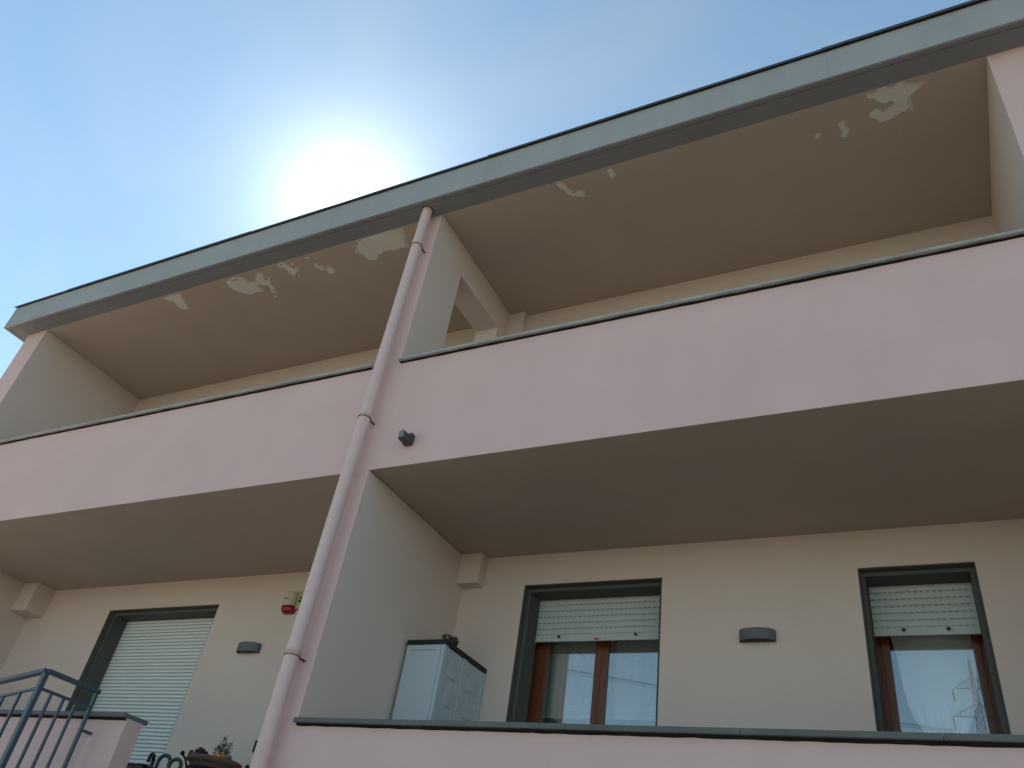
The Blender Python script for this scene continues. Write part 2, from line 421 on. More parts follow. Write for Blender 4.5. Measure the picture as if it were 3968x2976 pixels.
# copings: slabs with joints on a mortar bed that also paints their shade line
def coping(xa, xb, z1, th, joints, y0=-.04, y1=.185, mat='stone'):
    cuts = [xa] + joints + [xb]
    for i in range(len(cuts)-1):
        a = cuts[i] + (.0006 if i else 0); b = cuts[i+1] - (.0006 if i < len(cuts)-2 else 0)
        dz = random.uniform(-.0015, .0015)
        bm = bmesh.new(); add_box(bm, a, b, y0 + random.uniform(-.002, .002), y1, z1 - th + dz, z1 + dz, bev=.003)
        obj('coping_stone', bm, mat, house)
    # uneven mortar bed, near black and bulged to paint the shade under the stones
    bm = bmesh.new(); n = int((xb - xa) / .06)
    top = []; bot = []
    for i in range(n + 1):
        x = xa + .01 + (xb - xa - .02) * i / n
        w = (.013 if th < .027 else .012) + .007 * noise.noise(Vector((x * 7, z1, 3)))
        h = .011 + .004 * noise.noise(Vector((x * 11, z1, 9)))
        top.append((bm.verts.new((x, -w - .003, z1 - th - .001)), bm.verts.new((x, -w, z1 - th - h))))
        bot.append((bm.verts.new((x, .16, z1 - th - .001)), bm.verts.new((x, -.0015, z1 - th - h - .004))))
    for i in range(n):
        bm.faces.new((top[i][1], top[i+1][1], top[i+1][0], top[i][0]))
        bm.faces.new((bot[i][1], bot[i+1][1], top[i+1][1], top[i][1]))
    obj('mortar_shade_strip', bm, 'mortar_shade', house)
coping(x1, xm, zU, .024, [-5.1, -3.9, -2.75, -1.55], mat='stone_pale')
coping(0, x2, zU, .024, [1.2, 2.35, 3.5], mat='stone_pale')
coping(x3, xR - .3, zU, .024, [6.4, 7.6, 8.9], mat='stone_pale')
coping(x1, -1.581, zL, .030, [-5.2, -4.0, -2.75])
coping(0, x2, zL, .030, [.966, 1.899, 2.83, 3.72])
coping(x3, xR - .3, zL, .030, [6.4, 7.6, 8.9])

# beam ends in the corners
for (a, b, f, z0, z1) in ((x1, -5.87, 1.385, 1.53 + G, zB + .005), (0, .215, 1.515, 1.592 + G, zB + .005), (0, .188, 1.548, zB + .2, zC), (x3, x3 + .22, 1.515, 1.592 + G, zB + .005)):
    box('beam_end', 'cream', house, a, b, f, d, z0, z1, bev=.004)

# roof: ceilings, soffit boards, fascia, flashing
box('roof_slab', 'concrete', house, -6.769 + .02, xR + .22, -e + .02, yBk + .2, zC + .013, zT - .004)
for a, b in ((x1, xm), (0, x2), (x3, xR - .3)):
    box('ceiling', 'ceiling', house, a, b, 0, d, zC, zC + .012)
xe = -6.769
g0 = .055
box('soffit_board', 'soffit_grey', house, xe + .001, xR + .24, -e + .001, -e + g0, zC - .004, zC + .012)
box('soffit_board', 'soffit_grey', house, xe + g0 + .007, xR + .2, -e + g0 + .007, 0, zC, zC + .012)
box('soffit_board', 'soffit_grey', house, xe + .001, xe + g0, -e + g0, yBk + .2, zC - .004, zC + .012)
box('soffit_board', 'soffit_grey', house, xe + g0 + .007, x0, 0, yBk + .2, zC, zC + .012)
fx = [xe, -2.55, 3.683, xR + .24]
for i in range(3):
    box('fascia_panel', 'fascia_grey', house, fx[i] + (.0004 if i else 0), fx[i+1] - .0004, -e, -e + .018, zC - .005, zT)
box('fascia_panel', 'fascia_grey', house, xe, xe + .018, -e + .018, yBk + .2, zC - .005, zT)
# sheet-metal flashing in overlapping lengths
def flashing_sheet(a, b, lift, name='flashing_sheet'):
    bm = bmesh.new()
    prof = [(-e - .022 - lift, zT - .004), (-e - .020 - lift, zT - .004), (-e - .020 - lift, zT + .018 + lift), (.6, zT + .030 + lift), (.6, zT + .033 + lift), (-e - .023 - lift, zT + .021 + lift)]
    n = max(2, int((b - a) / .4)); rows = []
    for i in range(n + 1):
        x = a + (b - a) * i / n
        w = .003 * noise.noise(Vector((x * 1.7, a, .3)))
        rows.append([bm.verts.new((x, y + w, z + w * .6)) for y, z in prof])
    m = len(prof)
    for i in range(n):
        for k in range(m): bm.faces.new((rows[i][k], rows[i][(k+1) % m], rows[i+1][(k+1) % m], rows[i+1][k]))
    bm.faces.new(rows[0]); bm.faces.new(list(reversed(rows[-1])))
    bmesh.ops.recalc_face_normals(bm, faces=bm.faces)
    return obj(name, bm, 'flashing', house)
flashing_sheet(xe - .03, -5.66, .0)
flashing_sheet(-5.70, -2.50, .003)
flashing_sheet(-2.54, .62, .0)
flashing_sheet(.58, 3.70, .003)
flashing_sheet(3.66, 6.9, .006)
flashing_sheet(6.86, xR + .26, .003)
box('flashing_sheet', 'flashing', house, xe - .022, xe + .3, -e + .03, yBk + .2, zT + .002, zT + .022)

# peeled paint on the ceilings: pale ground showing through, with curled flakes at some edges
PATCHES = [
 [(-1.059,0.012),(-0.876,0.010),(-0.685,0.010),(-0.626,0.010),(-0.555,0.035),(-0.565,0.127),(-0.616,0.262),(-0.737,0.248),(-0.760,0.264),(-0.796,0.245),(-0.882,0.239),(-0.916,0.263),(-0.977,0.272),(-0.984,0.291),(-1.035,0.321),(-1.097,0.276),(-1.137,0.155),(-1.122,0.088)],
 [(-2.987,0.070),(-2.936,0.046),(-2.812,0.054),(-2.755,0.087),(-2.721,0.163),(-2.648,0.170),(-2.613,0.213),(-2.669,0.236),(-2.646,0.275),(-2.653,0.331),(-2.742,0.311),(-2.825,0.323),(-2.879,0.301),(-2.919,0.247),(-2.954,0.245),(-2.994,0.174)],
 [(-2.626,0.161),(-2.576,0.120),(-2.512,0.070),(-2.456,0.096),(-2.477,0.136),(-2.448,0.177),(-2.447,0.217),(-2.484,0.261),(-2.477,0.328),(-2.527,0.403),(-2.554,0.370),(-2.533,0.294),(-2.551,0.265),(-2.579,0.264),(-2.604,0.227)],
 [(-2.575,0.429),(-2.541,0.423),(-2.546,0.455),(-2.574,0.463)],
 [(-2.179,0.038),(-2.117,0.028),(-2.083,0.053),(-2.064,0.113),(-2.051,0.148),(-1.984,0.131),(-1.995,0.158),(-2.043,0.196),(-2.064,0.249),(-2.105,0.231),(-2.130,0.169),(-2.121,0.141),(-2.139,0.089),(-2.185,0.062)],
 [(-2.015,0.053),(-1.979,0.049),(-1.978,0.072),(-2.013,0.084)],
 [(-1.754,0.160),(-1.724,0.155),(-1.730,0.198),(-1.682,0.203),(-1.670,0.240),(-1.610,0.247),(-1.599,0.293),(-1.616,0.333),(-1.651,0.345),(-1.688,0.325),(-1.687,0.288),(-1.720,0.254),(-1.749,0.222),(-1.771,0.200)],
 [(-1.795,0.035),(-1.749,0.035),(-1.737,0.053),(-1.782,0.069)],
 [(-4.010,0.043),(-3.864,0.031),(-3.701,0.039),(-3.766,0.104),(-3.795,0.239),(-3.850,0.281),(-3.917,0.255),(-3.926,0.170),(-3.910,0.103)],
 [(1.230,0.028),(1.293,0.037),(1.306,0.109),(1.355,0.181),(1.395,0.162),(1.437,0.196),(1.415,0.224),(1.425,0.252),(1.330,0.214),(1.281,0.169),(1.262,0.135)],
 [(1.739,0.031),(1.781,0.030),(1.784,0.078),(1.802,0.105),(1.755,0.146),(1.731,0.106)],
 [(3.487,0.287),(3.512,0.262),(3.537,0.276),(3.527,0.308),(3.495,0.320)],
 [(3.680,0.233),(3.727,0.224),(3.727,0.284),(3.747,0.325),(3.721,0.384),(3.682,0.358),(3.703,0.332),(3.690,0.282)],
 [(3.923,0.062),(3.939,0.040),(3.965,0.057),(4.012,0.025),(4.050,0.025),(4.079,0.050),(4.112,0.048),(4.131,0.020),(4.178,0.021),(4.192,0.046),(4.224,0.046),(4.279,0.077),(4.296,0.097),(4.270,0.122),(4.237,0.138),(4.203,0.160),(4.208,0.205),(4.208,0.292),(4.174,0.301),(4.149,0.277),(4.080,0.311),(4.017,0.325),(3.984,0.320),(3.956,0.272),(3.920,0.244),(3.922,0.215),(3.977,0.191),(3.997,0.206),(4.021,0.237),(4.085,0.202),(4.108,0.196),(4.106,0.160),(4.080,0.146),(4.046,0.159),(4.025,0.154),(3.985,0.114),(3.972,0.084)],
]
rnd = random.Random(3)
for poly in PATCHES:
    pts = []
    for i, a in enumerate(poly):
        b = poly[(i+1) % len(poly)]
        L_ = math.hypot(b[0]-a[0], b[1]-a[1]); n = max(1, int(L_ / .018))
        for k in range(n):
            t = k / n
            j = .0065 if k else .001
            pts.append((a[0]+(b[0]-a[0])*t + rnd.uniform(-j, j), max(.004, a[1]+(b[1]-a[1])*t + rnd.uniform(-j, j))))
    bm = bmesh.new()
    vv = [bm.verts.new((x, y, zC - .0022)) for x, y in pts]
    for tri in tessellate_polygon([[Vector((x, y, 0)) for x, y in pts]]): bm.faces.new([vv[i] for i in tri])
    bm.normal_update()
    for f in bm.faces:
        if f.normal.z > 0: f.normal_flip()
    pt = obj('peeled_patch', bm, 'bare_primer', house)
    if len(poly) > 7:      # thinned paint left round the bare spot
        cx = sum(p[0] for p in pts)/len(pts); cy = sum(p[1] for p in pts)/len(pts)
        ring_ = []
        for i, (x, y) in enumerate(pts):
            k = 1.10 + .16 * noise.noise(Vector((x * 9, y * 9, 4))) + .05 * rnd.random()
            ring_.append((cx + (x - cx) * k + .012, max(.003, cy + (y - cy) * k - .010)))
        bm = bmesh.new(); vv = [bm.verts.new((x, y, zC - .0010)) for x, y in ring_]
        for tri in tessellate_polygon([[Vector((x, y, 0)) for x, y in ring_]]): bm.faces.new([vv[i] for i in tri])
        obj('thinned_paint', bm, 'ceiling_worn', pt)
    # curled flakes hanging at the rim
    cx = sum(p[0] for p in pts)/len(pts); cy = sum(p[1] for p in pts)/len(pts)
    if len(poly) > 9:
        start = rnd.randrange(len(pts))
        for s in range(2):
            i0 = (start + s * len(pts)//2) % len(pts); m = rnd.randint(3, 5)
            bm = bmesh.new(); rows = []
            for k in range(m):
                x, y = pts[(i0 + k) % len(pts)]
                dx, dy = cx - x, cy - y; q = math.hypot(dx, dy) or 1
                w = .011 * math.sin(math.pi * (k + .5) / m)
                rows.append([bm.verts.new((x, y, zC - .0028)), bm.verts.new((x + dx/q*w, y + dy/q*w, zC - .004 - w*.35)), bm.verts.new((x + dx/q*w*1.5, y + dy/q*w*1.5, zC - .006 - w*.9))])
            for k in range(m-1):
                for j in range(2): bm.faces.new((rows[k][j], rows[k+1][j], rows[k+1][j+1], rows[k][j+1]))
            obj('paint_flake', bm, 'ceiling', pt)

# ------------------------------------------------------------------ windows, door, shutters
A1, W, A2 = .07, .038, .255                 # depth of the outer reveal, width of the grey band, depth of the shutter
def surround(xa, xb, zt):
    """Stepped grey reveal: outer step, narrow front band, deep inner reveal."""
    ys = [d + .003, d + A1, d + .276]
    bm = cells([xa + .0, xa + .008, xa + W, xb - W, xb - .008, xb - .0], ys, [zF, zt - W, zt - .008, zt],
               lambda x, y, z: (x < xa + .008 or x > xb - .008 or z > zt - .008) if y < d + A1 else (x < xa + W or x > xb - W or z > zt - W))
    return obj('window_surround', bm, 'surround_grey', house)
def slat_mesh(width, pitch, slot, bulge=.006, lip=.0042, rec=.0):
    """One convex slat with its perforated joint; columns so that the joint lip is a comb."""
    bm = bmesh.new()
    n = int(width / slot); cols = [0]
    off = (width - n * slot) / 2
    for i in range(n + 1): cols.append(off + i * slot)
    cols.append(width)
    cols = sorted(set(round(c, 5) for c in cols))
    prof = [(0, -.001), (-bulge * .62, -.10), (-bulge * .95, -.32), (-bulge, -.52), (-bulge * .85, -.72), (-bulge * .35, -.93)]
    H = pitch - lip
    rows = []
    for x in cols:
        r = [bm.verts.new((x, y, t * H)) for y, t in prof]
        r.append(bm.verts.new((x, rec, -H)))
        r.append(bm.verts.new((x, rec, -pitch)))
        rows.append(r)
    for i in range(len(cols)-1):
        for k in range(len(rows[0]) - 1):
            if k == len(rows[0]) - 2 and i % 2 == 1 and 0 < i < len(cols)-2: continue
            f = bm.faces.new((rows[i][k+1], rows[i+1][k+1], rows[i+1][k], rows[i][k])); f.smooth = k < 5
    return bm
def shutter(name, xa, xb, ztop, zbot, pitch, slot, mat, knobs, ytop):
    root = bpy.data.objects.new(name, None); COL.objects.link(root); root.parent = house
    first = None; z = ztop; k = 0
    while z - pitch > zbot + .02:
        loc = (xa, ytop, z)
        if first is None: first = obj('slat', slat_mesh(xb - xa, pitch, slot, lip=.0052 if pitch < .04 else .0050, rec=.006 if pitch < .04 else .0008), mat, root, loc=loc)
        else: link_copy(first, root, loc)
        z -= pitch; k += 1
    bm = bmesh.new(); add_box(bm, xa, xb, ytop - .008, ytop + .006, zbot + .006, z - .001, bev=.002)
    add_box(bm, xa, xb, ytop - .011, ytop + .004, zbot - .002, zbot + .0055, bev=.0015)
    obj('bottom_rail', bm, mat, root)
    for (kx, kz) in knobs:
        bm = bmesh.new(); add_tube(bm, [(kx, ytop - .007, kz), (kx, ytop - .014, kz), (kx, ytop - .028, kz - .001), (kx, ytop - .034, kz - .001)], [.007, .0075, .012, .009], 12)
        obj('stopper', bm, 'rubber', root)
    return root
def glazing(xa, xb, zt, outer_l, glass_rects, yf, fw=.045, name='window'):
    """Wooden outer frame, sashes and panes."""
    zb = zF + .02
    root = bpy.data.objects.new(name, None); COL.objects.link(root); root.parent = house
    lo = min(r[0] for r in glass_rects); hi = max(r[1] for r in glass_rects)
    # outer frame
    xo0, xo1 = outer_l
    obj('outer_frame', cells([xo0, xo0 + fw, xo1 - fw, xo1], [yf + .012, yf + .075], [zb, zb + fw, zt - fw, zt],
        lambda x, y, z: x < xo0 + fw or x > xo1 - fw or z < zb + fw or z > zt - fw), 'wood_frame', root)
    for (a, b, s0, s1) in glass_rects:
        bm = cells([s0, a, b, s1], [yf - .004, yf + .0115], [zb + .03, zb + .14, zt - .13, zt - .03], lambda x, y, z: x < a or x > b or z < zb + .14 or z > zt - .13)
        bmesh.ops.bevel(bm, geom=[ed for ed in bm.edges if ed.is_manifold and abs(ed.calc_face_angle(0)) > 1], offset=.005, segments=2, affect='EDGES')
        obj('sash', bm, 'wood_frame', root)
        bm = bmesh.new(); add_box(bm, a - .008, b + .008, yf + .013, yf + .017, zb + .132, zt - .122)
        obj('pane', bm, 'window_glass', root)
    return root

# middle window
surround(.625, 1.857, 1.593 + G)
shutter('roller_shutter', .668, 1.815, 1.556 + G, 1.184 + G, .0525, .0205, 'shutter', [(.893, 1.219 + G), (1.572, 1.224 + G)], d + A2)
box('shutter_tag', 'red_tag', house, 1.213, 1.252, d + A2 - .0125, d + A2 - .0095, 1.190 + G, 1.203 + G)
yw = d + .381
glazing(.66, 1.86, 1.556 + G, (.575, 1.905), [(.746, 1.176, .645, 1.2325), (1.291, 1.722, 1.2355, 1.82)], yw, fw=.078)
# right window
surround(3.311, 4.060, 1.580 + G)
shutter('roller_shutter', 3.352, 4.020, 1.543 + G, 1.171 + G, .0525, .0205, 'shutter', [(3.548, 1.205 + G), (3.828, 1.206 + G)], d + A2)
glazing(3.35, 4.02, 1.543 + G, (3.290, 4.080), [(3.433, 3.957, 3.384, 4.000)], yw, fw=.098)
# left balcony door, shutter fully down
surround(-4.686, -2.974, 1.574 + G)
shutter('roller_shutter', -4.646, -3.014, 1.536 + G, zF + .02, .0375, .0145, 'shutter_white', [], d + A2)

# curtains behind the glass
def curtain(name, edge_l, edge_r, zt, zb, y, mat, nx, nz_, wave, label):
    bm = bmesh.new(); rows = []
    for j in range(nz_ + 1):
        z = zt + (zb - zt) * j / nz_
        a, b = edge_l(z), edge_r(z)
        rows.append([bm.verts.new((a + (b - a) * i / nx, y + wave(i / nx, z, b - a), z)) for i in range(nx + 1)])
    for j in range(nz_):
        for i in range(nx):
            f = bm.faces.new((rows[j][i], rows[j+1][i], rows[j+1][i+1], rows[j][i+1])); f.smooth = True
    o = obj(name, bm, mat)
    return tag(o, label, 'curtain')
yc = yw + .10
def panel(a, b, label):
    w = lambda u, z, s: .010 * math.sin(u * 21 + math.sin(z * 2)) + .004 * math.sin(u * 47 + z)
    o = curtain('curtain', lambda z: a, lambda z: b, 1.52 + G, .625 + G, yc, 'sheer_curtain', 60, 16, w, label)
    # woven hearts and the drawn-thread border
    bm = bmesh.new(); rr = random.Random(int(a * 100)); row = 0; z = 1.42 + G
    while z > .68 + G:
        x = a + .03 + (row % 2) * .032
        while x < b - .03:
            s = .0068; cx = x + rr.uniform(-.006, .006); yy = yc - .014 + w((cx - a) / (b - a), z, 0)
            pts = [(0, -1.1), (.9, .1), (.75, .75), (.35, .8), (0, .35), (-.35, .8), (-.75, .75), (-.9, .1)]
            bm.faces.new([bm.verts.new((cx + px * s, yy, z + pz * s)) for px, pz in pts])
            x += .066
        z -= .0755; row += 1
    h = obj('woven_hearts', bm, 'lace', o); h['kind'] = 'stuff'
    bm = bmesh.new()
    for zz in (.683, .668, .654):
        n = 70; up = []; dn = []
        for i in range(n + 1):
            u = i / n; x = a + (b - a) * u; yy = yc - .006 + w(u, zz + G, 0); sag = .004 * math.sin(u * 9)
            up.append(bm.verts.new((x, yy, zz + G + .0022 + sag))); dn.append(bm.verts.new((x, yy, zz + G - .0022 + sag)))
        for i in range(n): bm.faces.new((up[i], dn[i], dn[i+1], up[i+1]))
    h = obj('lace_border', bm, 'lace', o); h['kind'] = 'stuff'
panel(.67, 1.225, 'sheer white curtain with woven hearts behind left pane of the two pane window')
panel(1.245, 1.80, 'sheer white curtain with woven hearts behind right pane of the two pane window')
# knotted curtain of the right window
KX, KZ = 3.702, .779 + G
def lerp_tab(tab):
    def f(z):
        z -= G + .03
        for (za, xa), (zb_, xb) in zip(tab, tab[1:]):
            if za >= z >= zb_: return xa + (xb - xa) * (za - z) / (za - zb_)
        return tab[0][1] if z > tab[0][0] else tab[-1][1]
    return f
eL = lerp_tab([(1.5, 3.425), (1.213, 3.442), (1.085, 3.464), (.841, 3.481), (.739, 3.497), (.655, 3.515), (.559, 3.565), (.46, 3.62), (.30, 3.66)])
eR = lerp_tab([(1.5, 3.965), (1.208, 3.957), (1.038, 3.956), (.805, 3.933), (.744, 3.919), (.566, 3.841), (.46, 3.78), (.30, 3.74)])
def knot_wave(u, z, w):
    k = max(0.0, min(1.0, (KZ + .02 - z) / .10))          # folds radiate below the knot
    x = (u - .5) * 2
    return -.030 * k * abs(math.sin(u * 18.8)) ** .7 * (1 - .6 * abs(x)) + .006 * math.sin(u * 15) * (1 - k) - .02 * math.exp(-((z - KZ) / .05) ** 2 - (x / .25) ** 2)
curtain('curtain', eL, eR, 1.50 + G, .30 + G, yw + .095, 'thick_curtain', 70, 60, knot_wave, 'white curtain knotted in the middle behind the single pane window at the right')

# ------------------------------------------------------------------ drainpipe
px, py, pr = -.12, -.095, .0505
pipe = thing('drainpipe', 'long pink painted round drainpipe running down the middle pier', 'drainpipe', (px, py, zG))
cl = [4.324 + G, 2.315 + G, .376 + G]
cuts = [zC + .03, cl[0] + .012, cl[1] + .012, cl[2] + .012, zG + .05]
for i in range(4):
    bm = bmesh.new(); a, b = cuts[i], cuts[i+1]
    # every length ends in a slightly wider socket over the one below
    add_lathe(bm, [(pr - .0005, b - .03 if i < 3 else b), (pr, b - .03 if i < 3 else b), (pr, a)] if i == 3 else [(pr + .0005, b - .006), (pr + .0038, b - .006), (pr + .0038, b + .045), (pr, b + .056), (pr, a)], seg=40)
    obj('pipe_length', bm, 'pipe_pink', pipe, loc=(0, 0, 0))
for z in cl:
    bm = bmesh.new()
    add_lathe(bm, [(pr + .001, z - .0050), (pr + .0045, z - .0048), (pr + .0052, z - .0025), (pr + .0045, z - .0004), (pr + .001, z)], seg=40)
    clamp = obj('pipe_clamp', bm, 'dark_line', pipe)
    bm = bmesh.new()
    add_box(bm, pr * .62, pr * .62 + .010, pr * .6, -py - .0005, z - .012, z + .001, bev=.002)
    obj('clamp_foot', bm, 'dark_line', clamp)
bm = bmesh.new(); add_lathe(bm, [(pr + .001, zC - .0016), (pr + .010, zC - .0016), (pr + .012, zC - .0006)], seg=40)
obj('roof_gap_ring', bm, 'dark_line', pipe)  # dark ring painted on the soffit for the shaded gap round the pipe

# ------------------------------------------------------------------ wall lamps
def wall_lamp(xc, zb, zt, w, dep, label):
    t = thing('wall_lamp', label, 'lamp', (xc, d, zb), 'half drum lamps on the balcony wall')
    h = zt - zb; n = 28
    arc = [(-w/2 * math.cos(math.pi * i / n), -dep * (math.sin(math.pi * i / n) ** .8)) for i in range(n + 1)]
    bm = bmesh.new(); th = .006
    o_b = [bm.verts.new((x, y, 0)) for x, y in arc]; o_t = [bm.verts.new((x, y, h)) for x, y in arc]
    i_b = [bm.verts.new((x * (1 - 2*th/w), y * (1 - th/dep), 0)) for x, y in arc]; i_t = [bm.verts.new((x * (1 - 2*th/w), y * (1 - th/dep), h)) for x, y in arc]
    for i in range(n):
        for q in ((o_b[i], o_b[i+1], o_t[i+1], o_t[i]), (i_t[i], i_t[i+1], i_b[i+1], i_b[i]), (i_b[i], i_b[i+1], o_b[i+1], o_b[i]), (o_t[i], o_t[i+1], i_t[i+1], i_t[i])):
            bm.faces.new(q)
    bmesh.ops.recalc_face_normals(bm, faces=bm.faces)
    obj('shade', bm, 'lamp_grey', t)
    box('back_plate', 'lamp_grey', t, -w/2 + .004, w/2 - .004, -.010, -.001, .0, h)
    bm = bmesh.new(); inn = [(x * .95, y * .93) for x, y in arc]
    v = [bm.verts.new((x, y, .012)) for x, y in inn]; bm.faces.new(list(reversed(v)))
    obj('diffuser', bm, 'lamp_inside', t)
    return t
wall_lamp(2.588, 1.048 + G, 1.128 + G, .260, .088, 'grey half drum wall lamp between the two windows')
wall_lamp(-2.325, 1.040 + G, 1.125 + G, .280, .092, 'grey half drum wall lamp beside the closed balcony door')

# ------------------------------------------------------------------ alarm siren and the box beside it
t = thing('alarm_siren', 'cream alarm siren box with red flasher lens on the balcony wall', 'alarm', (-1.96, d, 1.42 + G))
w0, w1, dep = .075, .085, .078
bm = bmesh.new()
prof = [(-w0, 0), (-w0 + .004, -dep * .7), (-w0 + .020, -dep), (w0 - .030, -dep), (w0 - .004, -dep * .55), (w0, 0)]
def prism(bm, prof, za, zb, sa=1.0, sb=1.0):
    A = [bm.verts.new((x * sa, y * sa if False else y, za)) for x, y in prof]; B = [bm.verts.new((x * sb, y, zb)) for x, y in prof]
    n = len(prof)
    for i in range(n): bm.faces.new((A[i], A[(i+1) % n], B[(i+1) % n], B[i]))
    bm.faces.new(list(reversed(A))); bm.faces.new(B)
    bmesh.ops.recalc_face_normals(bm, faces=bm.faces)
prism(bm, prof, .074, .218)
bmesh.ops.bevel(bm, geom=list(bm.edges), offset=.004, segments=2, affect='EDGES')
obj('housing', bm, 'siren_cream', t)
box('label_strip', 'siren_label', t, -.052, .012, -dep - .0012, -dep + .002, .130, .148)
bm = bmesh.new(); add_tube(bm, [(-.005, -dep - .0015, .204), (-.005, -dep + .006, .204)], .0035, 8); obj('screw', bm, 'black', t)
bm = bmesh.new()
P2 = [(x * .985, y * .985) for x, y in prof]
A = [bm.verts.new((x, y, .0725)) for x, y in P2]; B = [bm.verts.new((x * 1.0, y, .030)) for x, y in P2]; C_ = [bm.verts.new((x * .86, y * .80, .004)) for x, y in P2]
m = len(P2)
for a, b in ((A, B), (B, C_)):
    for i in range(m): bm.faces.new((a[i], a[(i+1) % m], b[(i+1) % m], b[i]))
bm.faces.new(A); bm.faces.new(list(reversed(C_)))
bmesh.ops.recalc_face_normals(bm, faces=bm.faces)
bmesh.ops.bevel(bm, geom=list(bm.edges), offset=.005, segments=2, affect='EDGES')
obj('flasher_lens', bm, 'siren_red', t, smooth=True)
t = thing('junction_box', 'pale yellow box with black plugs half hidden by the drainpipe', 'box', (-1.79, d, 1.46 + G))
box('housing', 'box_yellow', t, -.075, .075, -.050, -.001, .0, .175, bev=.004)
for (xx, zz) in ((-.030, .075), (-.022, .108)):
    bm = bmesh.new(); add_tube(bm, [(xx, -.051, zz), (xx, -.066, zz - .004)], [.013, .011], 12); obj('plug', bm, 'black', t)
# small black plate low on the wall, mostly behind the pipe
t = thing('doorbell', 'small black plate on the wall just left of the drainpipe', 'doorbell', (-1.80, d, .14 + G))
box('plate', 'black', t, -.065, .05, -.025, -.001, .0, .10, bev=.004)
box('button', 'rubber', t, -.035, -.01, -.030, -.026, .035, .06, bev=.001)

# ------------------------------------------------------------------ motion sensor on the parapet
t = thing('motion_sensor', 'small dark grey motion sensor fixed to the pink parapet beside the drainpipe', 'sensor', (.325, 0, 2.085 + G))
bm = bmesh.new(); add_box(bm, -.038, .038, -.046, -.001, -.045, .048, bev=.005); obj('wall_box', bm, 'sensor_grey', t)
bm = bmesh.new(); add_box(bm, -.030, .030, -.118, -.047, -.046, .006, bev=.006); obj('head', bm, 'sensor_grey', t)
bm = bmesh.new()
n = 14
A = []; B = []
for i in range(n + 1):
    a = math.pi * i / n
    A.append(bm.verts.new((-.027 * math.cos(a), -.117, .004 + .030 * math.sin(a)))); B.append(bm.verts.new((-.027 * math.cos(a), -.062, .004 + .030 * math.sin(a))))
for i in range(n): bm.faces.new((A[i], B[i], B[i+1], A[i+1]))
bm.faces.new(list(reversed(A))); bm.faces.new(B)
bmesh.ops.recalc_face_normals(bm, faces=bm.faces)
obj('hood', bm, 'sensor_grey', t)
bm = bmesh.new(); add_box(bm, -.024, .024, -.126, -.1185, -.036, .018, bev=.002); obj('lens', bm, 'sensor_pale', t)

# ------------------------------------------------------------------ garden cabinet on the lower balcony
cx0, cx1, cy0, cy1 = .036, .384, .95, 1.625
ct = .866 + G
cab = thing('storage_cabinet', 'pale blue grey plastic storage cabinet with black top beside the party wall', 'cabinet', (.2, 1.28, zF))
def cb(name, mat, a, b, c_, d_, e_, f_, bev=.0, parent=None):
    bm = bmesh.new(); add_box(bm, a - .2, b - .2, c_ - 1.28, d_ - 1.28, e_ - zF, f_ - zF, bev)
    return obj(name, bm, mat, parent or cab)
zt_ = ct - .037
cb('top', 'cabinet_top', cx0 - .006, cx1 + .006, cy0 - .008, cy1, zt_, ct, bev=.004)
cb('body', 'cabinet', cx0 + .004, cx1 - .030, cy0 + .006, cy1 - .002, zF + .01, zt_ - .0005, bev=.002)
# side panel with a raised rim (its face is set back behind the rim) and the corner post beyond a seam
sp = bmesh.new()
X = [cx0, cx0 + .016, cx0 + .040, cx1 - .075, cx1 - .034]; Zs = [zF + .01, zt_ - .045, zt_ - .036, zt_ - .0015]
add_box(sp, X[0] - .2, X[4] - .2, cy0 + .001 - 1.28, cy0 + .0055 - 1.28, zF + .01 - zF, zt_ - .001 - zF, bev=.0015)
side = obj('side_panel', sp, 'cabinet', cab)
cb('rim_bar', 'cabinet', X[1], X[1] + .006, cy0 - .002, cy0 + .0008, zF + .02, zt_ - .05, bev=.001, parent=side)
cb('recess_slot', 'dark_slot' if 'dark_slot' in MATS else 'lamp_grey', X[2], X[3], cy0 + .0003, cy0 + .0008, Zs[1], Zs[1] + .0055, parent=side)
cb('corner_post', 'cabinet', cx1 - .030, cx1, cy0, cy0 + .03, zF + .01, zt_ - .0005, bev=.002)
# doors face the right: stiles and an embossed panel in a basket pattern
def saw(v):
    v = v % 1.0
    return (1 - v) if v > .06 else v / .06 * .94
def door(ya, yb):
    r = cb('door', 'cabinet', cx1 - .028, cx1 - .012, ya, yb, zF + .015, zt_ - .002, bev=.002)
    # stiles
    for (p, q) in ((ya, ya + .028), (yb - .028, yb)):
        cb('stile', 'cabinet', cx1 - .0115, cx1, p + .001, q - .001, zF + .016, zt_ - .003, bev=.0025, parent=r)
    bm = bmesh.new(); nu, nv = 26, 360; rows = []
    z_lo, z_hi = zF + .03, zt_ - .004
    u0, u1 = ya + .030, yb - .030
    for j in range(nv + 1):
        z = z_hi + (z_lo - z_hi) * j / nv
        row = []
        for i in range(nu + 1):
            u = i / nu
            wc = max(0, math.sin(math.pi * (u - .18) / .64)) ** .6 if .18 < u < .82 else 0
            ws = max(0, 1 - wc * 1.6)
            ph = ((z - G) - .614) / .2055 
            hgt = 0.012 * wc * saw(ph) + .007 * ws * saw(ph + .5) * (1 if (u < .12 or u > .88 or True) else 0)
            row.append(bm.verts.new((cx1 - .0112 + hgt - .2, u0 + (u1 - u0) * u - 1.28, z - zF)))
        rows.append(row)
    for j in range(nv):
        for i in range(nu): bm.faces.new((rows[j][i], rows[j+1][i], rows[j+1][i+1], rows[j][i+1])).smooth = False
    obj('embossed_panel', bm, 'cabinet', r)
door(cy0 + .032, 1.286); door(1.290, cy1 - .006)

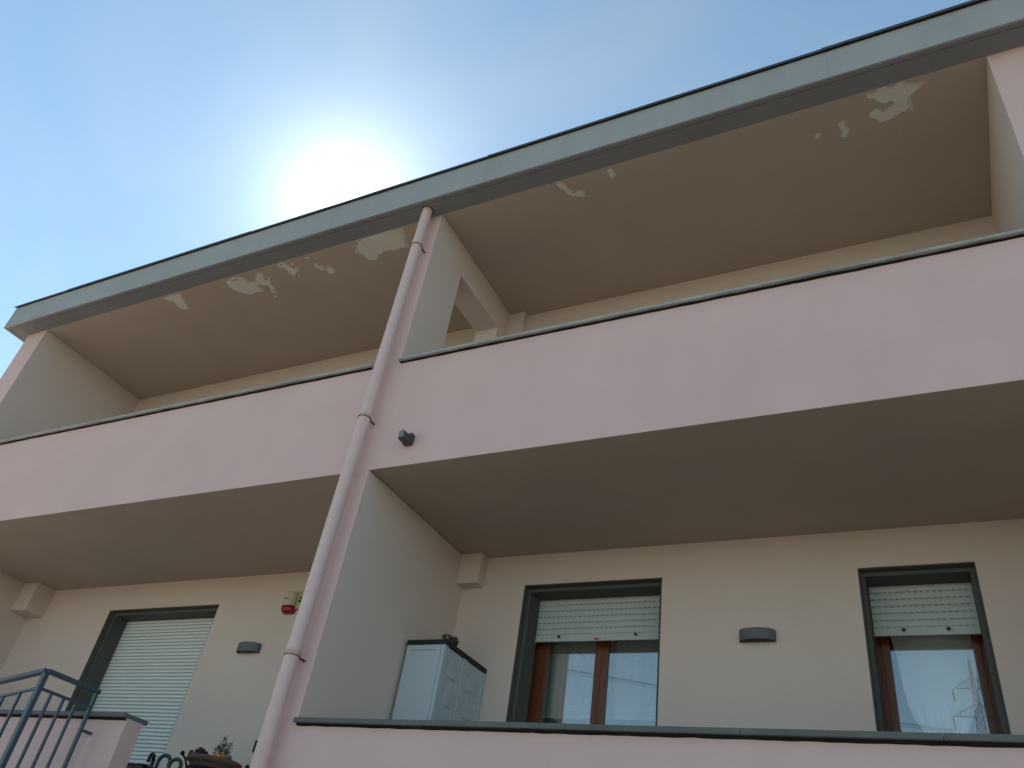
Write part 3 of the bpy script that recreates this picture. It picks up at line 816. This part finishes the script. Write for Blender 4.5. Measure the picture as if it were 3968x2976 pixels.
# succulent in a pot on the cabinet
t = thing('succulent', 'small grey green succulent in a clay pot on top of the cabinet', 'plant', (.205, 1.28, ct))
ct_ = .03
bm = bmesh.new(); add_lathe(bm, [(.0005, .001), (.045, .001), (.058, .085), (.066, .086), (.066, .110), (.058, .110), (.054, .095), (.001, .093)], seg=24)
obj('pot', bm, 'terracotta_pot', t)
bm = bmesh.new(); rr = random.Random(5)
def add_leaf(bm, base, dr, ln, wd, mi=0, flat=.35):
    dr = Vector(dr).normalized(); up = Vector((0, 0, 1)) if abs(dr.z) < .9 else Vector((1, 0, 0))
    s = dr.cross(up).normalized(); u = s.cross(dr); b = Vector(base)
    p = [b, b + dr*ln*.5 + s*wd*.5, b + dr*ln, b + dr*ln*.5 - s*wd*.5, b + dr*ln*.5 + u*wd*flat, b + dr*ln*.5 - u*wd*flat]
    v = [bm.verts.new(q) for q in p]
    for f in ((0,1,4),(1,2,4),(2,3,4),(3,0,4),(1,0,5),(2,1,5),(3,2,5),(0,3,5)): bm.faces.new([v[i] for i in f]).material_index = mi
for k in range(22):
    a = rr.uniform(0, 6.28); r = .068 * math.sqrt(rr.random()); c0 = Vector((r*math.cos(a), r*math.sin(a), .108 + rr.uniform(0, .034)))
    for q in range(9):
        b = q * 2.4 + rr.random(); el = .25 + q * .12
        add_leaf(bm, c0, (math.cos(b)*math.cos(el), math.sin(b)*math.cos(el), math.sin(el)), rr.uniform(.022, .034), .011)
o = obj('leaves', bm, 'leaf_succulent', t); o['kind'] = 'stuff'

# ------------------------------------------------------------------ entrance landing, steps and railing
land = thing('entrance_steps', 'concrete landing and shallow steps in front of the balcony gap', 'steps', (-1.1, -.8, 0))
bm = bmesh.new(); add_box(bm, -.82 - .0, .82, -.80, .80, 0, zF, bev=.006); obj('landing', bm, 'concrete', land)
for k in range(10):
    top = zF - .075 * (k + 1)
    bm = bmesh.new(); add_box(bm, -.82 - .46 * (k + 1), -.82 - .46 * k - .0005, -.80, .22, 0, top, bev=.004)
    obj('step', bm, 'concrete', land)
rx, ry = -1.909, -.55
rl = thing('stair_railing', 'blue grey steel stair railing with square bars at the left parapet', 'railing', (rx, ry, zF))
def rb(name, a, b, w, h=None):
    bm = bmesh.new(); add_bar(bm, Vector(a) - Vector((rx, ry, zF)), Vector(b) - Vector((rx, ry, zF)), w, h)
    bmesh.ops.bevel(bm, geom=list(bm.edges), offset=min(w, h or w) * .12, segments=1, affect='EDGES')
    return obj(name, bm, 'rail_blue', rl)
SL = .163
zt1, zt2 = .131 + G, .012 + G
rb('handrail', (rx, ry - .0, zt1), (rx, -.078, zt1), .045, .030)
def lz(x, z): return z + SL * (x - rx)
rb('handrail', (rx - .004, ry, zt1 + .0005), (-4.4, ry, lz(-4.4, zt1)), .045, .030)
rb('lower_rail', (rx, ry + .014, zt2), (rx, -.108, zt2), .019)
rb('lower_rail', (rx - .014, ry, lz(rx - .014, zt2)), (-4.4, ry, lz(-4.4, zt2)), .019)
rb('post', (rx, ry, zF), (rx, ry, zt1 - .015), .040)
rb('end_post', (rx, -.098, zF), (rx, -.098, zt1 - .015), .026)
for k in range(3):
    y = -.440 + .1075 * k
    rb('bar', (rx, y, zF + .08), (rx, y, zt2 - .008), .0195)
k = 0; x = rx - .178
while x > -4.35:
    rb('bar', (x, ry, lz(x, zF) - .05), (x, ry, lz(x, zt2) - .008), .0195); x -= .171
rb('wall_fixing', (rx, -.089, -.145 + G), (rx, .004, -.145 + G), .020)
rb('bottom_rail', (rx, ry + .014, zF + .08), (rx, -.106, zF + .08), .016)

# ------------------------------------------------------------------ planter on its iron stand, plants, umbrellas
PX, PY, PZ = -1.845, 1.20, -.030 + G      # centre of the bowl's rim
t = thing('plant_stand', 'black wrought iron plant stand with ball finials holding the round planter', 'plant stand', (PX, PY, zF))
H = PZ - zF
bm = bmesh.new(); add_lathe(bm, [(.196, H - .098), (.206, H - .098), (.206, H - .083), (.196, H - .083), (.196, H - .098)], seg=40); obj('ring', bm, 'iron', t)
for k in range(3):
    a = R((46, 226, 136)[k]); ca, sa = math.cos(a), math.sin(a)
    bm = bmesh.new()
    add_tube(bm, [(ca*.16, sa*.16, 0), (ca*.15, sa*.15, .25), (ca*.19, sa*.19, H - .2), (ca*.205, sa*.205, H - .09), (ca*.235, sa*.235, H - .035), (ca*.262, sa*.262, H - .012)], .0085, 8)
    lg = obj('leg', bm, 'iron', t)
    bm = bmesh.new(); add_ball(bm, (ca*.272, sa*.272, H + .002), .0185, 14); obj('ball_finial', bm, 'iron', lg)
t = thing('planter', 'round brown planter bowl with thick rim full of flowers', 'planter', (PX, PY, PZ - .15))
bm = bmesh.new(); add_lathe(bm, [(.001, .0), (.135, .0), (.17, .04), (.193, .09), (.205, .105), (.224, .112), (.232, .128), (.229, .146), (.218, .152), (.203, .148), (.198, .125), (.001, .123)], seg=48)
obj('bowl', bm, 'terracotta', t)
bm = bmesh.new(); add_lathe(bm, [(.001, .134), (.10, .136), (.198, .128)], seg=32); obj('soil', bm, 'soil', t)
# boxwood-like shrub
t = thing('shrub', 'small upright green leafy shrub growing in the planter', 'plant', (PX + .045, PY + .0, PZ - .02))
bm = bmesh.new(); lf = bmesh.new(); rr = random.Random(11)
LOBES = [((0, 0, .07), .062, .085), ((-.012, 0, .145), .030, .075), ((.052, .02, .115), .026, .06), ((-.04, -.01, .08), .035, .05), ((.045, 0, .06), .04, .05)]
for (c_, rr_, hh_) in LOBES:
    add_tube(bm, [(0, 0, 0), (c_[0]*.6, c_[1]*.6, c_[2]*.5), (c_[0], c_[1], c_[2] + hh_ * .7)], [.003, .0022, .001], 5)
    for q in range(int(260 * rr_ / .05)):
        a = rr.uniform(0, 6.28); el = rr.uniform(-1.2, 1.5); q_ = rr.uniform(.55, 1.0)
        base = Vector((c_[0] + rr_*q_*math.cos(el)*math.cos(a), c_[1] + rr_*q_*math.cos(el)*math.sin(a), c_[2] + hh_*q_*math.sin(el)))
        if base.z < 0: continue
        add_leaf(lf, base, (math.cos(a), math.sin(a), rr.uniform(.1, 1.2)), rr.uniform(.010, .017), .009, flat=.08)
o = obj('stems', bm, 'leaf_green', t); o['kind'] = 'stuff'
o = obj('leaves', lf, 'leaf_green', t); o['kind'] = 'stuff'
def flowers(name, label, cx, cy, cz, sx, sz, npet, mats, seed, size, leaves=0):
    t = thing(name, label, 'plant', (cx, cy, cz))
    rr = random.Random(seed); bm = bmesh.new()
    for k in range(npet):
        c0 = Vector((rr.gauss(0, sx * .5), rr.gauss(0, sx * .4), abs(rr.gauss(0, sz * .5))))
        ax = Vector((rr.uniform(-.6, .6), -1 + rr.uniform(-.2, .6), rr.uniform(.1, .9))).normalized()
        s = ax.orthogonal().normalized(); u = ax.cross(s); mi = 0 if rr.random() > .05 or len(mats) < 2 else 1
        for q in range(5):
            a = q * 1.2566 + rr.random() * .2
            dr = (s * math.cos(a) + u * math.sin(a)); side = (-s * math.sin(a) + u * math.cos(a))
            v = [bm.verts.new(p) for p in (c0, c0 + dr*size*.5 + side*size*.42 + ax*.003, c0 + dr*size + side*size*.22 + ax*.006*rr.random(), c0 + dr*size - side*size*.22 + ax*.006*rr.random(), c0 + dr*size*.5 - side*size*.42 + ax*.003)]
            bm.faces.new(v).material_index = mi
    o = obj('petals', bm, None, t, mats=mats); o['kind'] = 'stuff'
    if leaves:
        bm = bmesh.new()
        for k in range(leaves):
            a = rr.uniform(0, 6.28); el = rr.uniform(-.1, .8)
            add_leaf(bm, (rr.gauss(0, sx * .4), rr.gauss(0, sx * .4), rr.uniform(-.02, sz * .3)), (math.cos(a)*math.cos(el), math.sin(a)*math.cos(el), math.sin(el)), rr.uniform(.02, .035), .014, flat=.06)
        o = obj('leaves', bm, 'leaf_green', t); o['kind'] = 'stuff'
flowers('pansies', 'dark purple pansies with red specks at the left of the planter', PX - .085, PY - .09, PZ - .002, .072, .055, 110, ['petal_purple', 'petal_red'], 4, .020, 30)
flowers('pansies', 'bright orange yellow pansies at the right of the planter', PX + .125, PY - .085, PZ - .010, .052, .036, 44, ['petal_orange'], 9, .019, 24)
flowers('pansies', 'wilted grey flowers hanging over the right rim of the planter', PX + .195, PY - .04, PZ - .005, .030, .05, 12, ['petal_grey'], 12, .015, 14)

# umbrella stand with three crook handles
t = thing('umbrella_stand', 'umbrella stand by the balcony door holding three umbrellas', 'umbrella stand', (-2.50, 1.25, zF))
bm = bmesh.new(); add_lathe(bm, [(.001, .0), (.15, .0), (.15, .008), (.145, .01), (.145, .50), (.15, .502), (.15, .508), (.139, .508), (.139, .02), (.001, .018)], seg=32); obj('bin', bm, 'iron', t)
def umbrella(cx, cy, top, az, w, mat, label, lean=(0, 0)):
    t = thing('umbrella', label, 'umbrella', (cx, cy, zF + .03), 'umbrellas in the stand')
    Ht = top - zF - .03
    ca, sa = math.cos(az), math.sin(az); r = w / 2
    pts = [(lean[0], lean[1], Ht - r - .16)]
    pts += [(lean[0], lean[1], Ht - r - .05)]
    for k in range(15):
        a = math.pi - math.pi * 1.12 * k / 14
        q = r + r * math.cos(a)
        pts.append((lean[0] + ca * q, lean[1] + sa * q, Ht - r + r * math.sin(a)))
    bm = bmesh.new(); add_tube(bm, pts, .0165, 12); obj('crook_handle', bm, mat, t)
    bm = bmesh.new(); add_tube(bm, [(0, 0, 0), (lean[0]*.9, lean[1]*.9, Ht - r - .155)], [.012, .03], 12); obj('folded_canopy', bm, 'handle_black', t)
    bm = bmesh.new(); add_lathe(bm, [(.0145, -.012), (.0165, -.010), (.0165, .006), (.0145, .008)], (lean[0], lean[1], Ht - r - .085), seg=14); obj('collar', bm, 'pale_edge', t)
umbrella(-2.60, 1.24, -.012 + G, R(-62), .105, 'handle_black', 'umbrella with black crook handle nearest to the balcony door', (-.02, 0))
umbrella(-2.52, 1.20, -.010 + G, R(12), .118, 'handle_teal', 'umbrella with dark teal crook handle between the two others', (.01, 0))
umbrella(-2.40, 1.22, -.032 + G, R(14), .112, 'handle_olive', 'umbrella with olive crook handle nearest to the planter', (.02, 0))
# shoe cabinet with a pale edge left of the umbrellas
t = thing('shoe_cabinet', 'low black shoe cabinet with a pale edge in front of the door shutter', 'cabinet', (-2.98, 1.42, zF))
zt2_ = -.068 + G - zF
box('body', 'black', t, -.20, .165, -.11, .11, .0, zt2_ - .012, bev=.003)
box('top', 'black', t, -.21, .172, -.118, .115, zt2_ - .0115, zt2_ - .004, bev=.001)
box('top_edge', 'pale_edge', t, -.21, .172, -.1195, .116, zt2_ - .0035, zt2_ + .001, bev=.001)

# ------------------------------------------------------------------ pylon and power lines across the road (seen in the window panes)
TY = -140.0
tw = thing('power_pylon', 'tall steel lattice power pylon reflected in the right window', 'pylon', (6.65, TY, 0))
Gz = G
def leg_w(z): return 2.9 - (z / (52 + 0)) * 2.15 if z < 52 else .3
TOP = 54.1
bm = bmesh.new()
for sx in (-1, 1):
    for sy in (-1, 1):
        b_ = bmesh.new(); add_bar(b_, (sx*2.6, sy*2.6, 0), (sx*.95, sy*.95, 36), .16); add_bar(b_, (sx*.95, sy*.95, 36), (sx*.12, sy*.12, TOP), .12)
        obj('leg', b_, 'steel', tw)['kind'] = 'stuff'
bm = bmesh.new()
zz = 0.0
def half(z): return 2.6 + (.95 - 2.6) * z / 36 if z < 36 else .95 + (.12 - .95) * (z - 36) / (TOP - 36)
while zz < TOP - 1.5:
    st = max(.8, 2.1 * half(zz)); z2 = min(TOP - .6, zz + st); a, b = half(zz), half(z2)
    for (p, q) in (((-1,-1),(1,-1)), ((1,-1),(1,1)), ((1,1),(-1,1)), ((-1,1),(-1,-1))):
        add_bar(bm, (p[0]*a, p[1]*a, zz), (q[0]*b, q[1]*b, z2), .075); add_bar(bm, (q[0]*a, q[1]*a, zz), (p[0]*b, p[1]*b, z2), .075)
        add_bar(bm, (p[0]*b, p[1]*b, z2), (q[0]*b, q[1]*b, z2), .06)
    zz = z2
obj('bracing', bm, 'steel', tw)['kind'] = 'stuff'
ARMS = [(43.6 + 1.0, 3.1), (48.9, 2.7), (39.0, 3.3)]
tips = []
for (az_, ln) in ARMS:
    for s in (-1, 1):
        bm = bmesh.new(); hb = half(az_); hb2 = half(az_ + 1.7); tip = Vector((s * (hb + ln), 0, az_))
        for sy in (-1, 1):
            add_bar(bm, (s*hb, sy*hb, az_), tip, .09); add_bar(bm, (s*hb2, sy*hb2, az_ + 1.7), tip, .08)
            for f in (.25, .5, .75):
                p = Vector((s*hb, sy*hb, az_)).lerp(tip, f); q = Vector((s*hb2, sy*hb2, az_ + 1.7)).lerp(tip, max(0, f - .2)); add_bar(bm, p, q, .05)
        arm = obj('cross_arm', bm, 'steel', tw); arm['kind'] = 'stuff'
        bm = bmesh.new(); prof = []
        for k in range(11): prof += [(.05, -.2 - k*.17), (.17, -.25 - k*.17), (.05, -.29 - k*.17)]
        add_lathe(bm, prof, tip, seg=8); obj('insulator', bm, 'insulator', arm)
        tips.append((tip + Vector((0, 0, -2.15))) + Vector((6.65, TY, 0)))
A0 = tips[0]; B0 = Vector((-35.5, -100, 37.0)); dr_ = B0 - A0
for i, (ox, oz, which) in enumerate(((0, .20, 'topmost'), (.2, 0, 'middle'), (-.1, -.24, 'lowest'))):
    pts = [A0 + Vector((0, ox, oz - .2)) + dr_ * s_ + Vector((0, 0, .9 * s_ * (s_ - 1))) for s_ in [k * .1 for k in range(36)]]
    bm = bmesh.new(); add_tube(bm, pts, .028, 6)
    tag(obj('power_line', bm, 'black'), which + ' of the three power lines strung from the left pylon arm', 'cable', 'power lines of the pylon')
